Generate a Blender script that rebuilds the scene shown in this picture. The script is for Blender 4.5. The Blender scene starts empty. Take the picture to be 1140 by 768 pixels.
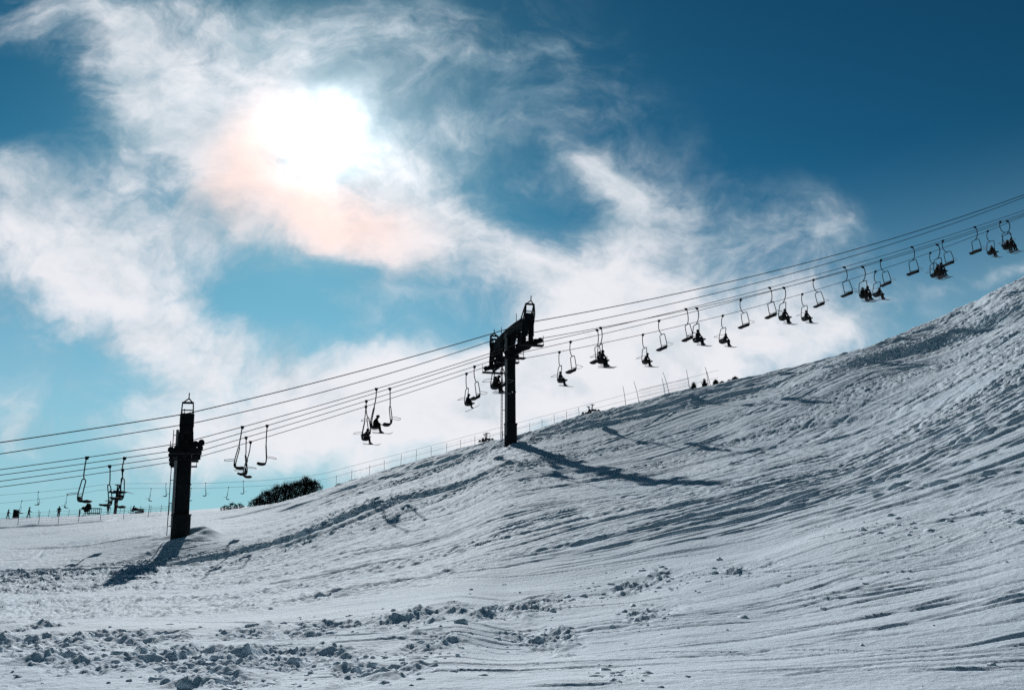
import bpy, bmesh, math, random
import numpy as np
from mathutils import Vector, Matrix, Quaternion

random.seed(7)
rng = np.random.default_rng(11)
scene = bpy.context.scene
COL = scene.collection
R = math.radians

# ------------------------------------------------------------------ survey frame
W0, H0, F = 1140.0, 768.0, 878.0          # measured on the photograph
HORIZON = 600.0
EYE = 1.6
PITCH = math.atan((HORIZON - H0 / 2) / F)
CP, SP = math.cos(PITCH), math.sin(PITCH)


def uw(px, py):
    """direction through a surveyed point: u = X/Y, w = (Z-EYE)/Y"""
    x = (px - W0 / 2) / F
    v = (H0 / 2 - py) / F
    yc = CP - v * SP
    zc = v * CP + SP
    return x / yc, zc / yc


def to_px(X, Y, Z):
    z = Z - EYE
    d = Y * CP + z * SP
    v = z * CP - Y * SP
    return W0 / 2 + F * X / d, H0 / 2 - F * v / d


def pchip(x, y, xq):
    x = np.asarray(x, float); y = np.asarray(y, float); xq = np.asarray(xq, float)
    h = np.diff(x); s = np.diff(y) / h
    n = len(x); m = np.zeros(n)
    for i in range(1, n - 1):
        if s[i - 1] * s[i] > 0:
            w1 = 2 * h[i] + h[i - 1]; w2 = h[i] + 2 * h[i - 1]
            m[i] = (w1 + w2) / (w1 / s[i - 1] + w2 / s[i])
    m[0], m[-1] = s[0], s[-1]
    i = np.clip(np.searchsorted(x, xq) - 1, 0, n - 2)
    t = np.clip((xq - x[i]) / h[i], 0, 1)
    return ((2*t**3 - 3*t**2 + 1) * y[i] + (t**3 - 2*t**2 + t) * h[i] * m[i]
            + (-2*t**3 + 3*t**2) * y[i + 1] + (t**3 - t**2) * h[i] * m[i + 1])


# ------------------------------------------------------------------ noise
PERM = rng.permutation(4096)
ANG = rng.random(4096) * 2 * math.pi
GX, GY = np.cos(ANG), np.sin(ANG)


def perlin(x, y):
    xi = np.floor(x).astype(np.int64); yi = np.floor(y).astype(np.int64)
    xf = x - xi; yf = y - yi
    u = xf*xf*xf*(xf*(xf*6-15)+10); v = yf*yf*yf*(yf*(yf*6-15)+10)

    def g(ix, iy, fx, fy):
        h = PERM[(PERM[ix & 4095] + iy) & 4095]
        return GX[h] * fx + GY[h] * fy
    a = g(xi, yi, xf, yf); b = g(xi+1, yi, xf-1, yf)
    c = g(xi, yi+1, xf, yf-1); d = g(xi+1, yi+1, xf-1, yf-1)
    return (a + u*(b-a) + v*((c + u*(d-c)) - (a + u*(b-a)))) * 1.5


def fbm(x, y, o=4, gain=.5):
    s = 0; a = 1
    for k in range(o):
        s = s + a * perlin(x * 2**k + 17.3*k, y * 2**k - 9.1*k); a *= gain
    return s


def sstep(a, b, x):
    t = np.clip((x - a) / (b - a), 0, 1)
    return t*t*(3-2*t)


# ------------------------------------------------------------------ tags / mesh helpers
def tag(o, label=None, cat=None, group=None, kind=None):
    if label: o['label'] = label
    if cat: o['category'] = cat
    if group: o['group'] = group
    if kind: o['kind'] = kind
    return o


def empty(name, loc=(0, 0, 0), rz=0.0):
    o = bpy.data.objects.new(name, None)
    o.empty_display_size = .3
    o.location = loc; o.rotation_euler = (0, 0, rz)
    COL.objects.link(o)
    return o


class MB:
    def __init__(s): s.v = []; s.f = []

    def add(s, v, f):
        b = len(s.v); s.v += [tuple(p) for p in v]; s.f += [tuple(i + b for i in q) for q in f]

    def box(s, c, size, rot=None):
        x, y, z = (k / 2 for k in size)
        vs = [Vector((a*x, b*y, d*z)) for a in (-1, 1) for b in (-1, 1) for d in (-1, 1)]
        if rot: vs = [rot @ p for p in vs]
        vs = [p + Vector(c) for p in vs]
        s.add(vs, [(0, 1, 3, 2), (4, 6, 7, 5), (0, 4, 5, 1), (2, 3, 7, 6), (0, 2, 6, 4), (1, 5, 7, 3)])

    def tube(s, pts, r, n=8, cap=True):
        pts = [Vector(p) for p in pts]
        rr = r if isinstance(r, (list, tuple)) else [r] * len(pts)
        t0 = (pts[1] - pts[0]).normalized()
        up = Vector((0, 0, 1)) if abs(t0.z) < .9 else Vector((0, 1, 0))
        nrm = (up - t0 * up.dot(t0)).normalized()
        rings = []
        for i, p in enumerate(pts):
            if i == 0: t = t0
            elif i == len(pts) - 1: t = (pts[i] - pts[i-1]).normalized()
            else: t = ((pts[i+1] - pts[i]).normalized() + (pts[i] - pts[i-1]).normalized()).normalized()
            nrm = (nrm - t * nrm.dot(t)).normalized()
            b = t.cross(nrm)
            rings.append([p + (nrm * math.cos(2*math.pi*k/n) + b * math.sin(2*math.pi*k/n)) * rr[i] for k in range(n)])
        v = [q for ring in rings for q in ring]; f = []
        for i in range(len(pts) - 1):
            for k in range(n):
                f.append((i*n+k, i*n+(k+1) % n, (i+1)*n+(k+1) % n, (i+1)*n+k))
        if cap:
            f.append(tuple(range(n))[::-1]); f.append(tuple((len(pts)-1)*n + k for k in range(n)))
        s.add(v, f)

    def beam(s, pts, wy, hz, side=(1, 0, 0)):
        """rectangular bar swept along pts; side = fixed width direction"""
        pts = [Vector(p) for p in pts]; sd = Vector(side).normalized(); v = []; f = []
        for i, p in enumerate(pts):
            a = pts[max(i-1, 0)]; b = pts[min(i+1, len(pts)-1)]
            t = (b - a).normalized(); n = t.cross(sd).normalized()
            w = wy[i] if isinstance(wy, (list, tuple)) else wy
            h = hz[i] if isinstance(hz, (list, tuple)) else hz
            for (x, y) in ((-1, -1), (1, -1), (1, 1), (-1, 1)):
                v.append(p + sd * (x*w/2) + n * (y*h/2))
        for i in range(len(pts)-1):
            for k in range(4):
                f.append((i*4+k, i*4+(k+1) % 4, i*4+4+(k+1) % 4, i*4+4+k))
        f.append((3, 2, 1, 0)); m = (len(pts)-1)*4; f.append((m, m+1, m+2, m+3))
        s.add(v, f)

    def mesh(s, name, mat, smooth=False, bevel=0):
        me = bpy.data.meshes.new(name)
        me.from_pydata(s.v, [], s.f); me.update()
        bm = bmesh.new(); bm.from_mesh(me)
        bmesh.ops.recalc_face_normals(bm, faces=bm.faces)
        if bevel:
            ed = [e for e in bm.edges if len(e.link_faces) == 2 and e.calc_face_angle(0) > .6]
            bmesh.ops.bevel(bm, geom=ed, offset=bevel, segments=2, affect='EDGES', profile=.5)
        bm.to_mesh(me); bm.free()
        if smooth:
            me.polygons.foreach_set('use_smooth', [True]*len(me.polygons))
        me.materials.append(mat)
        return me

    def build(s, name, mat, parent=None, smooth=False, bevel=0):
        o = bpy.data.objects.new(name, s.mesh(name, mat, smooth, bevel))
        COL.objects.link(o)
        if parent: o.parent = parent
        return o


def copy_tree(o, parent=None):
    c = o.copy(); COL.objects.link(c)
    if parent: c.parent = parent
    for ch in list(o.children): copy_tree(ch, c)
    return c


# ------------------------------------------------------------------ materials
def mat(name, color, rough=.7, spec=.3, metal=0.0, var=.25, scale=6.0, bump=0.0, trans=0):
    m = bpy.data.materials.new(name); m.use_nodes = True
    nt = m.node_tree; b = nt.nodes['Principled BSDF']
    tc = nt.nodes.new('ShaderNodeTexCoord')
    nz = nt.nodes.new('ShaderNodeTexNoise'); nz.inputs['Scale'].default_value = scale; nz.inputs['Detail'].default_value = 5
    nt.links.new(tc.outputs['Object'], nz.inputs['Vector'])
    rp = nt.nodes.new('ShaderNodeValToRGB')
    rp.color_ramp.elements[0].position = .3; rp.color_ramp.elements[1].position = .7
    rp.color_ramp.elements[0].color = (*[c*(1-var) for c in color], 1)
    rp.color_ramp.elements[1].color = (*[c*(1+var) for c in color], 1)
    nt.links.new(nz.outputs['Fac'], rp.inputs['Fac'])
    nt.links.new(rp.outputs['Color'], b.inputs['Base Color'])
    b.inputs['Roughness'].default_value = rough; b.inputs['Metallic'].default_value = metal
    b.inputs['Specular IOR Level'].default_value = spec
    if bump:
        bp = nt.nodes.new('ShaderNodeBump'); bp.inputs['Strength'].default_value = bump; bp.inputs['Distance'].default_value = .02
        nt.links.new(nz.outputs['Fac'], bp.inputs['Height']); nt.links.new(bp.outputs['Normal'], b.inputs['Normal'])
    return m


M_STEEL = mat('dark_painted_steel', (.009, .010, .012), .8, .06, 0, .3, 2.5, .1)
M_GALV = mat('galvanised_steel', (.16, .165, .17), .6, .3, 0, .2, 3.0)
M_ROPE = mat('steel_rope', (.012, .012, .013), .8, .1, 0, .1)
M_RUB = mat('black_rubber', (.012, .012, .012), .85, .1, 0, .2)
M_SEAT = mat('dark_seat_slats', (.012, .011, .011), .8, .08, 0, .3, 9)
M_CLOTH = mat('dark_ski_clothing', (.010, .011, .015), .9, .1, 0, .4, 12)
M_CLOTH2 = mat('dark_brown_clothing', (.02, .012, .010), .9, .1, 0, .4, 12)
M_HELM = mat('dark_helmet', (.02, .02, .022), .5, .25, 0, .2)
M_SKI = mat('ski_base', (.05, .055, .06), .6, .2, 0, .3, 3)
M_TWIG = mat('dark_twigs', (.014, .014, .013), .9, .1, 0, .4, 1.5)
M_NEEDLE = mat('dark_needles', (.02, .028, .02), .9, .1, 0, .4, 2)
M_POST = mat('weathered_post', (.06, .055, .05), .85, .15, 0, .3, 4)
M_NET = mat('orange_safety_net', (.5, .3, .27), .85, .1, 0, .15, 4)
M_NETG = mat('grey_fence_net', (.45, .46, .48), .85, .1, 0, .15, 4)
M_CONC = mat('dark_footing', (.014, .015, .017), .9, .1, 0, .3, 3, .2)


def snow_material(name, fine=1.0):
    m = bpy.data.materials.new(name); m.use_nodes = True
    nt = m.node_tree; b = nt.nodes['Principled BSDF']; L = nt.links.new
    tc = nt.nodes.new('ShaderNodeTexCoord')
    big = nt.nodes.new('ShaderNodeTexNoise'); big.inputs['Scale'].default_value = .16; big.inputs['Detail'].default_value = 6
    L(tc.outputs['Object'], big.inputs['Vector'])
    rp = nt.nodes.new('ShaderNodeValToRGB')
    rp.color_ramp.elements[0].position = .3; rp.color_ramp.elements[1].position = .72
    rp.color_ramp.elements[0].color = (.63, .745, .84, 1); rp.color_ramp.elements[1].color = (.74, .83, .905, 1)
    L(big.outputs['Fac'], rp.inputs['Fac']); L(rp.outputs['Color'], b.inputs['Base Color'])
    b.inputs['Roughness'].default_value = .8
    b.inputs['Specular IOR Level'].default_value = .06
    n1 = nt.nodes.new('ShaderNodeTexNoise'); n1.inputs['Scale'].default_value = 9; n1.inputs['Detail'].default_value = 8; n1.inputs['Roughness'].default_value = .65
    n2 = nt.nodes.new('ShaderNodeTexNoise'); n2.inputs['Scale'].default_value = 60; n2.inputs['Detail'].default_value = 3
    L(tc.outputs['Object'], n1.inputs['Vector']); L(tc.outputs['Object'], n2.inputs['Vector'])
    b1 = nt.nodes.new('ShaderNodeBump'); b1.inputs['Strength'].default_value = .5*fine; b1.inputs['Distance'].default_value = .07
    b2 = nt.nodes.new('ShaderNodeBump'); b2.inputs['Strength'].default_value = .3*fine; b2.inputs['Distance'].default_value = .006
    L(n1.outputs['Fac'], b1.inputs['Height']); L(n2.outputs['Fac'], b2.inputs['Height'])
    L(b1.outputs['Normal'], b2.inputs['Normal']); L(b2.outputs['Normal'], b.inputs['Normal'])
    return m


M_SNOW = snow_material('trodden_snow')

# ------------------------------------------------------------------ terrain
COLX = {
 -300: [(768,8.3),(730,11),(703,14.5),(692,18),(668,30),(655,40),(648,48),(645,51),(622,70),(600,105)],
 0:    [(768,8.3),(730,11),(700,15),(690,19),(660,33),(645,44),(637,50),(634,52.5),(610,72),(586,105)],
 200:  [(768,8.3),(730,11),(702,14.5),(690,18),(665,29),(645,41),(628,53.5),(620,56.5),(597,62.3),(573,105)],
 300:  [(768,8.3),(730,11),(700,15),(680,19.5),(655,30),(630,42),(608,53.5),(602,55.5),(580,70),(561,92)],
 400:  [(768,8.3),(730,11),(695,15),(662,21),(635,31),(603,42),(572,55),(566,57),(550,69),(532.5,84)],
 500:  [(768,8.3),(728,11.2),(690,15),(645,22.5),(615,31),(580,42),(547,55),(541,57),(522,68),(503,80)],
 570:  [(768,8.3),(728,12.3),(680,17.5),(630,24.8),(590,32.5),(557,41.5),(524,54),(517,57),(494,70),(486.5,76)],
 650:  [(768,8.2),(725,12.4),(670,18.4),(615,26),(580,31.5),(545,42),(512,55.5),(501,60),(478,68),(462.5,75)],
 750:  [(768,8.2),(715,12.8),(650,19.5),(592,27),(560,32),(525,44.5),(492,56),(478,60.5),(458,67),(438,76)],
 850:  [(768,8.2),(705,13.1),(625,20),(570,27.8),(540,32),(505,44),(466,55),(448,60.5),(436,67),(416,78)],
 950:  [(768,8.2),(690,13),(600,20),(548,27.8),(515,34),(478,44),(420,58),(409,62.5),(402,64.2),(391.5,75)],
 1050: [(768,8.1),(680,12.7),(580,20),(515,28),(478,34),(440,43),(400,57),(386,64),(376,66),(352,84)],
 1140: [(768,8.0),(670,12.4),(560,19.8),(480,28.5),(437,34.5),(395,44),(366,55),(350,61.5),(338,63.7),(309,81)],
 1400: [(768,8),(650,12),(520,19),(410,28),(350,34),(300,43),(268,53),(252,60),(240,62.3),(208,80)],
}
FAR = {-300: 588, 0: 577.5, 200: 568.5, 300: 563}     # skyline of the far snowfield (150 m)
NROW = 16
ROWU = [[] for _ in range(NROW)]; ROWL = [[] for _ in range(NROW)]; ROWW = [[] for _ in range(NROW)]
for px in sorted(COLX):
    pts = COLX[px]; u2, w2 = uw(px, 768)
    for k, (Y, z) in ((0, (.8, 0)), (1, (4, 0.0))):
        ROWU[k].append(u2); ROWL[k].append(math.log(Y)); ROWW[k].append((z - EYE) / Y)
    for k, (py, Y) in enumerate(pts):
        u, w = uw(px, py)
        ROWU[k+2].append(u); ROWL[k+2].append(math.log(Y)); ROWW[k+2].append(w)
    uc, wc = uw(px, pts[-1][0]); Yc = pts[-1][1]; zc = wc*Yc
    if px in FAR:
        uf, wf = uw(px, FAR[px])
        r12 = (Yc*1.10, (zc - .5) / (Yc*1.10)); r13 = (150, wf)
    else:
        uf = uc
        r12 = (Yc*1.10, (zc + .0) / (Yc*1.10)); r13 = (150, wc - .07)
    for k, (Y, w) in ((12, r12), (13, r13), (14, (330, r13[1] - .045)), (15, (4500, -.03))):
        ROWU[k].append(uf); ROWL[k].append(math.log(Y)); ROWW[k].append(w)


def loft(us, ks):
    """base terrain on columns us and fractional rows ks -> Y, w   shape (len(ks), len(us))"""
    us = np.asarray(us, float)
    lY = np.array([pchip(ROWU[k], ROWL[k], us) for k in range(NROW)])
    w = np.array([pchip(ROWU[k], ROWW[k], us) for k in range(NROW)])
    ks = np.asarray(ks, float)
    x = np.arange(NROW, dtype=float)

    def along(A):
        s = np.diff(A, axis=0); m = np.zeros_like(A)
        a, b = s[:-1], s[1:]
        with np.errstate(divide='ignore', invalid='ignore'):
            hm = np.where(a*b > 0, 2*a*b/(a+b), 0)
        m[1:-1] = hm; m[0] = s[0]; m[-1] = s[-1]
        i = np.clip(np.floor(ks).astype(int), 0, NROW-2); t = (ks - i)[:, None]
        return ((2*t**3-3*t**2+1)*A[i] + (t**3-2*t**2+t)*m[i] + (-2*t**3+3*t**2)*A[i+1] + (t**3-t**2)*m[i+1])
    return np.exp(along(lY)), along(w)


KS_PROBE = np.linspace(0, NROW-1, 900)


def ground_z(X, Y):
    Yp, wp = loft([X / Y], KS_PROBE)
    return EYE + float(np.interp(Y, Yp[:, 0], wp[:, 0])) * Y


def ground_hit(px, py, kmin=1.0):
    u, w = uw(px, py)
    Yp, wp = loft([u], KS_PROBE)
    Yp, wp = Yp[:, 0], wp[:, 0]
    for i in range(1, len(Yp)):
        if KS_PROBE[i] > kmin and wp[i-1] <= w <= wp[i]:
            t = (w - wp[i-1]) / max(wp[i] - wp[i-1], 1e-9)
            return u, Yp[i-1] + t*(Yp[i] - Yp[i-1])
    j = int(np.argmax(np.where(KS_PROBE < 11.5, wp, -9)))
    return u, Yp[j]


def at(px, py, Y):
    u, w = uw(px, py)
    return Vector((u*Y, Y, EYE + w*Y))


seg = [14, 60, 110, 120, 110, 85, 80, 75, 40, 60, 110, 56, 34, 12, 8]
ks = np.concatenate([np.linspace(k, k+1, n, endpoint=False) for k, n in enumerate(seg)] + [[NROW-1.0]])
inner = np.linspace(-.80, .80, 1080)
outer = np.concatenate([np.linspace(.81, 1.3, 60), np.geomspace(1.35, 6, 22)])
us = np.concatenate([-outer[::-1], inner, outer])
YY, WW = loft(us, ks)
UU = np.broadcast_to(us, YY.shape)
XX = UU*YY; ZZ = EYE + WW*YY
PX, PY = to_px(XX, YY, ZZ)
KK = np.broadcast_to(ks[:, None], YY.shape)
PHI = R(17.5)
SS = XX*math.cos(PHI) + YY*math.sin(PHI); TT = -XX*math.sin(PHI) + YY*math.cos(PHI)
fore = 1 - sstep(4.3, 5.3, KK)                        # rough foreground snow
hill = sstep(4.6, 5.4, KK) * (1 - sstep(12, 13, KK))
left_field = (1 - sstep(-.36, -.16, UU)) * sstep(8.8, 9.2, KK)
H = np.zeros_like(ZZ)
# broad undulation and wind drift
H += .08*fbm(XX*.16, YY*.16, 3) * sstep(3, 9, YY)
H += fore * .035*fbm(SS*.16, TT*.7, 3)
H += fore * .006*fbm(SS*1.5, TT*5.5, 3)
# the groomed hillside: ridges running up the line of the lift, then granular lumps
gro = hill * (1 - .75*left_field)
bowl = np.exp(-((PX-760)/190)**2-((PY-(470-.18*(PX-760)))/38)**2)
lumpy = (1.45 + .9*(1-sstep(-.3, .1, UU)))*gro*(1-.75*bowl)*(.35+.9*sstep(-.3, .5, fbm(SS*.03+3, TT*.22, 3)))
H += gro * (.022*fbm(SS*.035, TT*.55, 4) + .018*fbm(SS*.05+40, TT*2.6, 3) + .016*fbm(SS*.2+11, TT*5.5, 2))
sc = np.clip(YY/35., .5, 2.2)
lump_a = fbm(SS*1.5, TT*3.2, 3, .65)
H += lumpy * .026*np.clip(YY/40, .45, 1.3)*fbm(SS*1.1+23, TT*1.0, 4, .62)
H += lumpy * .024*np.clip(YY/40, .5, 1.2)*fbm(SS*5.0+3, TT*1.3, 2, .6)
H += gro * .022*np.clip(YY/40, .4, 1.4)*fbm(SS*.035+61, TT*1.0, 3, .55)
H += lumpy * .034*sc*(.35 + .65*sstep(-.25, .45, fbm(SS*.06+7, TT*.25, 3))) * lump_a
H += lumpy * .026*np.clip(sc, .8, 1.7)*fbm(SS*2.4+5, TT*4.8, 3, .6)*(1-sstep(66, 78, YY))
crest = sstep(9.6, 10.6, KK) * (1 - sstep(11.6, 12.2, KK))
cr_r = crest * sstep(-.32, -.1, UU)
H += cr_r * (.13*fbm(SS*.22, TT*.7, 4) + .06*fbm(SS*.9+3, TT*1.7, 3) * (.5+.5*sstep(.3, .6, UU)))
upr = sstep(.33, .52, UU) * sstep(7.0, 9.5, KK) * (1 - sstep(11.8, 12.3, KK))
H += upr * (.10*fbm(SS*.07+9, TT*.45, 4) + .035*fbm(SS*.9+9, TT*1.5, 3))

# ---- trodden, clumpy patches in the foreground
def blob(cx, cy, rx, ry, rot=0):
    a = R(rot); dx, dy = PX-cx, PY-cy
    x = dx*math.cos(a)+dy*math.sin(a); y = -dx*math.sin(a)+dy*math.cos(a)
    return np.exp(-(x/rx)**2-(y/ry)**2)


clump = np.zeros_like(ZZ)
for c in ((60,722,110,26,0),(210,735,120,22,0),(380,735,130,22,-4),(470,722,60,14,-8),(250,758,110,14,0),(20,768,60,20,0),(590,712,45,12,0),(150,712,90,10,0),
          (570,680,70,10,-10),(330,700,120,8,-6),(450,690,80,9,-8),(90,745,80,20,0),(820,634,30,8,0),(700,655,60,8,-15),(720,690,40,10,-25)):
    clump = np.maximum(clump, blob(*c))
clump *= fore
ragged = np.clip(clump*1.5 + .95*fbm(XX*.7, YY*.4, 4) - .30, 0, 1) * (clump > .02)
lump = np.maximum(0, fbm(XX*1.8, YY*1.3, 4, .5) + .1)
lump2 = np.maximum(0, fbm(XX*6.5+31, YY*5.2, 3, .65) - .02)
H += ragged * (.15*lump + .045*lump2 - .06)
# upper right: wind-packed rough snow and crumbs
rr = sstep(820, 1000, PX) * sstep(470, 520, PY) * (1 - sstep(600, 660, PY)) * fore
H += rr * (.025*np.maximum(0, fbm(SS*.8, TT*3.4, 3)) + .014*np.maximum(0, fbm(SS*4, TT*7, 2)))


def groove(uy, depth, width, lip=.4, fade=.12, side=.0):
    """a furrow along a surveyed line (list of (u, Y)); real relief in the snow"""
    du = np.diff([p[0] for p in uy])
    if not (np.all(du > 0) or np.all(du < 0)): return
    uy = sorted(uy); uu = np.array([p[0] for p in uy]); yy = np.array([p[1] for p in uy])
    keep = np.concatenate([[True], np.diff(uu) > 1e-4]); uu, yy = uu[keep], yy[keep]
    if len(uu) < 2: return
    a, b = np.searchsorted(us, [uu[0], uu[-1]])
    if b - a < 3: return
    uc = us[a:b]; Yc = np.exp(pchip(uu, np.log(yy), uc))
    wig = perlin(uc*Yc*.22 + depth*91, uc*0 + width*57.3 + uu[0]*31)
    Yc = Yc + wig*width*.7
    dY = np.gradient(Yc, uc)
    k = Yc / np.sqrt((Yc + uc*dY)**2 + dY**2)
    t = (uc-uu[0])/(uu[-1]-uu[0]); f = sstep(0, fade, t)*(1-sstep(1-fade, 1, t))
    f = f * (.8 + .4*perlin(uc*Yc*.35, uc*0 + depth*40))
    d = (YY[:, a:b] - Yc)*k/(width*np.clip(.5 + .5*f, .4, 1.2))
    g = -np.exp(-d**2) + lip*np.exp(-((d-1.5)/.75)**2) + .6*lip*np.exp(-((d+1.5)/.75)**2)
    H[:, a:b] += np.where(np.abs(d) < 5, g, 0) * depth * f


def pgroove(pts, depth, width, **k):
    groove([ground_hit(*p) for p in pts], depth, width, **k)


T1b = at(200.5, 597, 62.3); T2b = at(568.5, 494, 70.0)
for tb in (T1b, T2b):                                     # snow drifted and scooped round the pylon feet
    rr_ = np.hypot(XX-tb.x, YY-tb.y); an = np.arctan2(YY-tb.y, XX-tb.x)
    H += (.34*np.exp(-((rr_-1.9)/.85)**2)*(.6+.6*np.sin(an+1.2)+.5*perlin(XX*.9, YY*.9)) - .22*np.exp(-(rr_/1.0)**2))
# measured ledges and tracks
pgroove([(-120,641),(0,638),(60,636),(120,634),(190,630),(240,621),(300,607),(350,592),(400,572),(435,559)], .42, .8, lip=.5, fade=.05)
pgroove([(300,612),(360,594),(410,575),(450,556)], .2, .5)
pgroove([(430,561),(480,549),(530,531),(580,511)], .30, .8)
pgroove([(300,572),(340,560),(400,541),(450,527),(500,512),(560,495)], .30, .7)
pgroove([(360,553),(420,534),(480,516),(545,497)], .25, .6)
pgroove([(240,578),(300,566),(330,558)], .2, .8)
pgroove([(590,489),(640,476),(700,462),(760,446),(830,428)], .2, .5)
pgroove([(640,481),(720,463),(790,447),(850,432),(900,424)], .22, .6)
pgroove([(700,452),(780,437),(860,424),(900,412)], -.12, .35, lip=0, fade=.3); pgroove([(640,478),(720,462),(800,448),(880,432),(940,420)], .16, .35, fade=.3); pgroove([(720,490),(800,470),(880,450),(960,436)], .10, .3, fade=.3); pgroove([(740,505),(840,476),(930,455)], .10, .25, fade=.3)
pgroove([(940,397),(1000,379),(1060,352),(1150,320)], -.25, .6, lip=.2, fade=.2)
pgroove([(1010,388),(1060,370),(1110,350),(1160,336)], -.2, .5, lip=.2, fade=.2)
pgroove([(960,418),(1040,405),(1090,396),(1130,384)], .2, .4, fade=.3)
pgroove([(690,520),(780,500),(880,478),(980,462),(1080,440),(1150,420)], .14, .5)
pgroove([(600,545),(700,530),(800,510),(900,488)], .12, .4)
pgroove([(330,670),(420,650),(480,640),(520,628)], .12, .35)
pgroove([(0,612),(50,610),(110,606),(160,598),(190,592)], .12, .5)
pgroove([(0,624),(30,622),(45,618),(50,612)], .12, .4)
pgroove([(90,634),(130,628),(165,618),(180,610)], .15, .5)
pgroove([(-100,593),(0,588),(60,585),(110,581),(160,576),(190,572)], -.3, .45, lip=.0, fade=.05)
pgroove([(950,522),(1040,501),(1150,470)], 0.110, 0.26, fade=.3)
pgroove([(920,547),(1000,530),(1080,512),(1160,497)], 0.110, 0.22, fade=.3)
pgroove([(985,549),(1080,531),(1160,519)], 0.080, 0.19, fade=.3)
pgroove([(870,504),(960,481),(1060,452)], .16, .28, fade=.3)
pgroove([(1000,510),(1070,492),(1130,476)], 0.090, 0.20, fade=.3)
pgroove([(600,600),(700,575),(800,553),(880,532)], .12, .25, fade=.3)
pgroove([(420,632),(520,610),(640,580),(760,550)], .10, .25, fade=.3)
pgroove([(250,655),(360,640),(470,618),(560,596)], .10, .25, fade=.3)
for pts, d, w in (
    ([(540,734),(700,732),(850,728),(1000,724),(1160,718)], .055, .07),
    ([(560,737),(720,735),(860,731),(1000,728),(1160,722)], .04, .06),
    ([(775,703),(830,697),(900,685)], .10, .13),
    ([(850,665),(940,665),(1010,655),(1095,640)], .11, .13),
    ([(860,661),(950,658),(1040,645),(1085,637)], .06, .09),
    ([(660,649),(800,640),(900,630),(1000,618),(1150,598)], .08, .12),
    ([(770,644),(860,640),(950,628),(1080,605)], .06, .1),
    ([(940,634),(1020,634),(1060,629),(1105,631)], .09, .11),
    ([(560,641),(640,628),(720,612),(800,596),(880,578),(960,560)], .09, .2),
    ([(990,746),(1060,746),(1160,743)], .09, .11),
    ([(570,767),(640,766),(710,762)], .07, .1),
    ([(1075,677),(1110,669),(1160,660)], .10, .14),
    ([(1000,588),(1080,573),(1160,558)], .12, .2),
    ([(880,566),(1000,546),(1150,520)], .12, .25),
    ([(830,612),(900,600),(990,585),(1050,580)], .07, .13),
    ([(920,548),(960,540),(1020,527)], .18, .35),
    ([(905,556),(950,549),(1010,538),(1060,533)], .14, .3),
    ([(700,700),(800,690),(900,676),(1000,668)], .035, .12),
    ([(850,757),(920,748),(1000,738)], .05, .1),
    ([(180,690),(300,692),(420,690)], .06, .12),
    ([(60,700),(160,702),(260,698)], .06, .1),
    ([(430,690),(520,680),(600,664),(680,650)], .06, .14)):
    pgroove(pts, d*.75, w*.6, fade=.42)
# random ski tracks, thicker bundles farther up
for i in range(520):
    far_t = i % 5 != 0
    if far_t:
        p = (rng.uniform(150, 1150), rng.uniform(420, 660)); u, Y = ground_hit(*p)
        if Y > 74 or Y < 22: continue
        Ln = rng.uniform(10, 46); dep = rng.uniform(.025, .085); wd = rng.uniform(.09, .22)
    else:
        p = (rng.uniform(150, 1150), rng.uniform(560, 760)); u, Y = ground_hit(*p)
        if Y > 30: continue
        Ln = rng.uniform(3, 11); dep = rng.uniform(.01, .04); wd = rng.uniform(.03, .08)
    th = PHI + (rng.normal(.0, .09 if i % 3 else .26) if far_t else rng.normal(-.1, .08)); cv = rng.normal(0, .22 if far_t else .15)/Ln
    x, y = u*Y, Y; uy = []
    for j in range(14):
        uy.append((x/y, y)); x += math.cos(th)*Ln/13; y += math.sin(th)*Ln/13; th += cv*Ln/13
    if abs(uy[-1][0]-uy[0][0]) > .5*abs(math.log(uy[-1][1]/uy[0][1])): groove(uy, dep, wd, fade=.25)
# the bank tower 1 stands on, snow packed round both pylons is part of it
ZZ = ZZ + H*(1 - sstep(13, 14, KK))
verts = np.stack([XX, YY, ZZ], -1).reshape(-1, 3)
nr, nc = YY.shape
idx = np.arange(nr*nc).reshape(nr, nc)
quads = np.stack([idx[:-1, :-1], idx[:-1, 1:], idx[1:, 1:], idx[1:, :-1]], -1).reshape(-1, 4)
me = bpy.data.meshes.new('snow_slope')
me.vertices.add(len(verts)); me.vertices.foreach_set('co', verts.astype(np.float32).ravel())
me.loops.add(quads.size); me.loops.foreach_set('vertex_index', quads.astype(np.int32).ravel())
me.polygons.add(len(quads)); me.polygons.foreach_set('loop_start', np.arange(0, quads.size, 4, dtype=np.int32))
me.polygons.foreach_set('use_smooth', np.ones(len(quads), bool))
me.update(calc_edges=True); me.validate()
me.materials.append(M_SNOW)
snow = bpy.data.objects.new('snow_slope', me); COL.objects.link(snow); tag(snow, kind='structure')


def surf_z(X, Y):
    """finished surface height (with relief)"""
    u = X/Y
    j = int(np.clip(np.searchsorted(us, u), 1, len(us)-1))
    t = (u-us[j-1])/(us[j]-us[j-1])
    a = np.interp(Y, YY[:, j-1], ZZ[:, j-1]); b = np.interp(Y, YY[:, j], ZZ[:, j])
    return float(a+(b-a)*t)


back = MB()
back.add([(-3000, -3000, -.05), (3000, -3000, -.05), (3000, .82, -.05), (-3000, .82, -.05)], [(0, 1, 2, 3)])
tag(back.build('snow_field', M_SNOW), kind='structure')

# loose clods of snow lying on the surface
def ico(sub):
    bm = bmesh.new(); bmesh.ops.create_icosphere(bm, subdivisions=sub, radius=1)
    v = np.array([q.co[:] for q in bm.verts]); f = np.array([[q.index for q in p.verts] for p in bm.faces]); bm.free()
    return v, f


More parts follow.
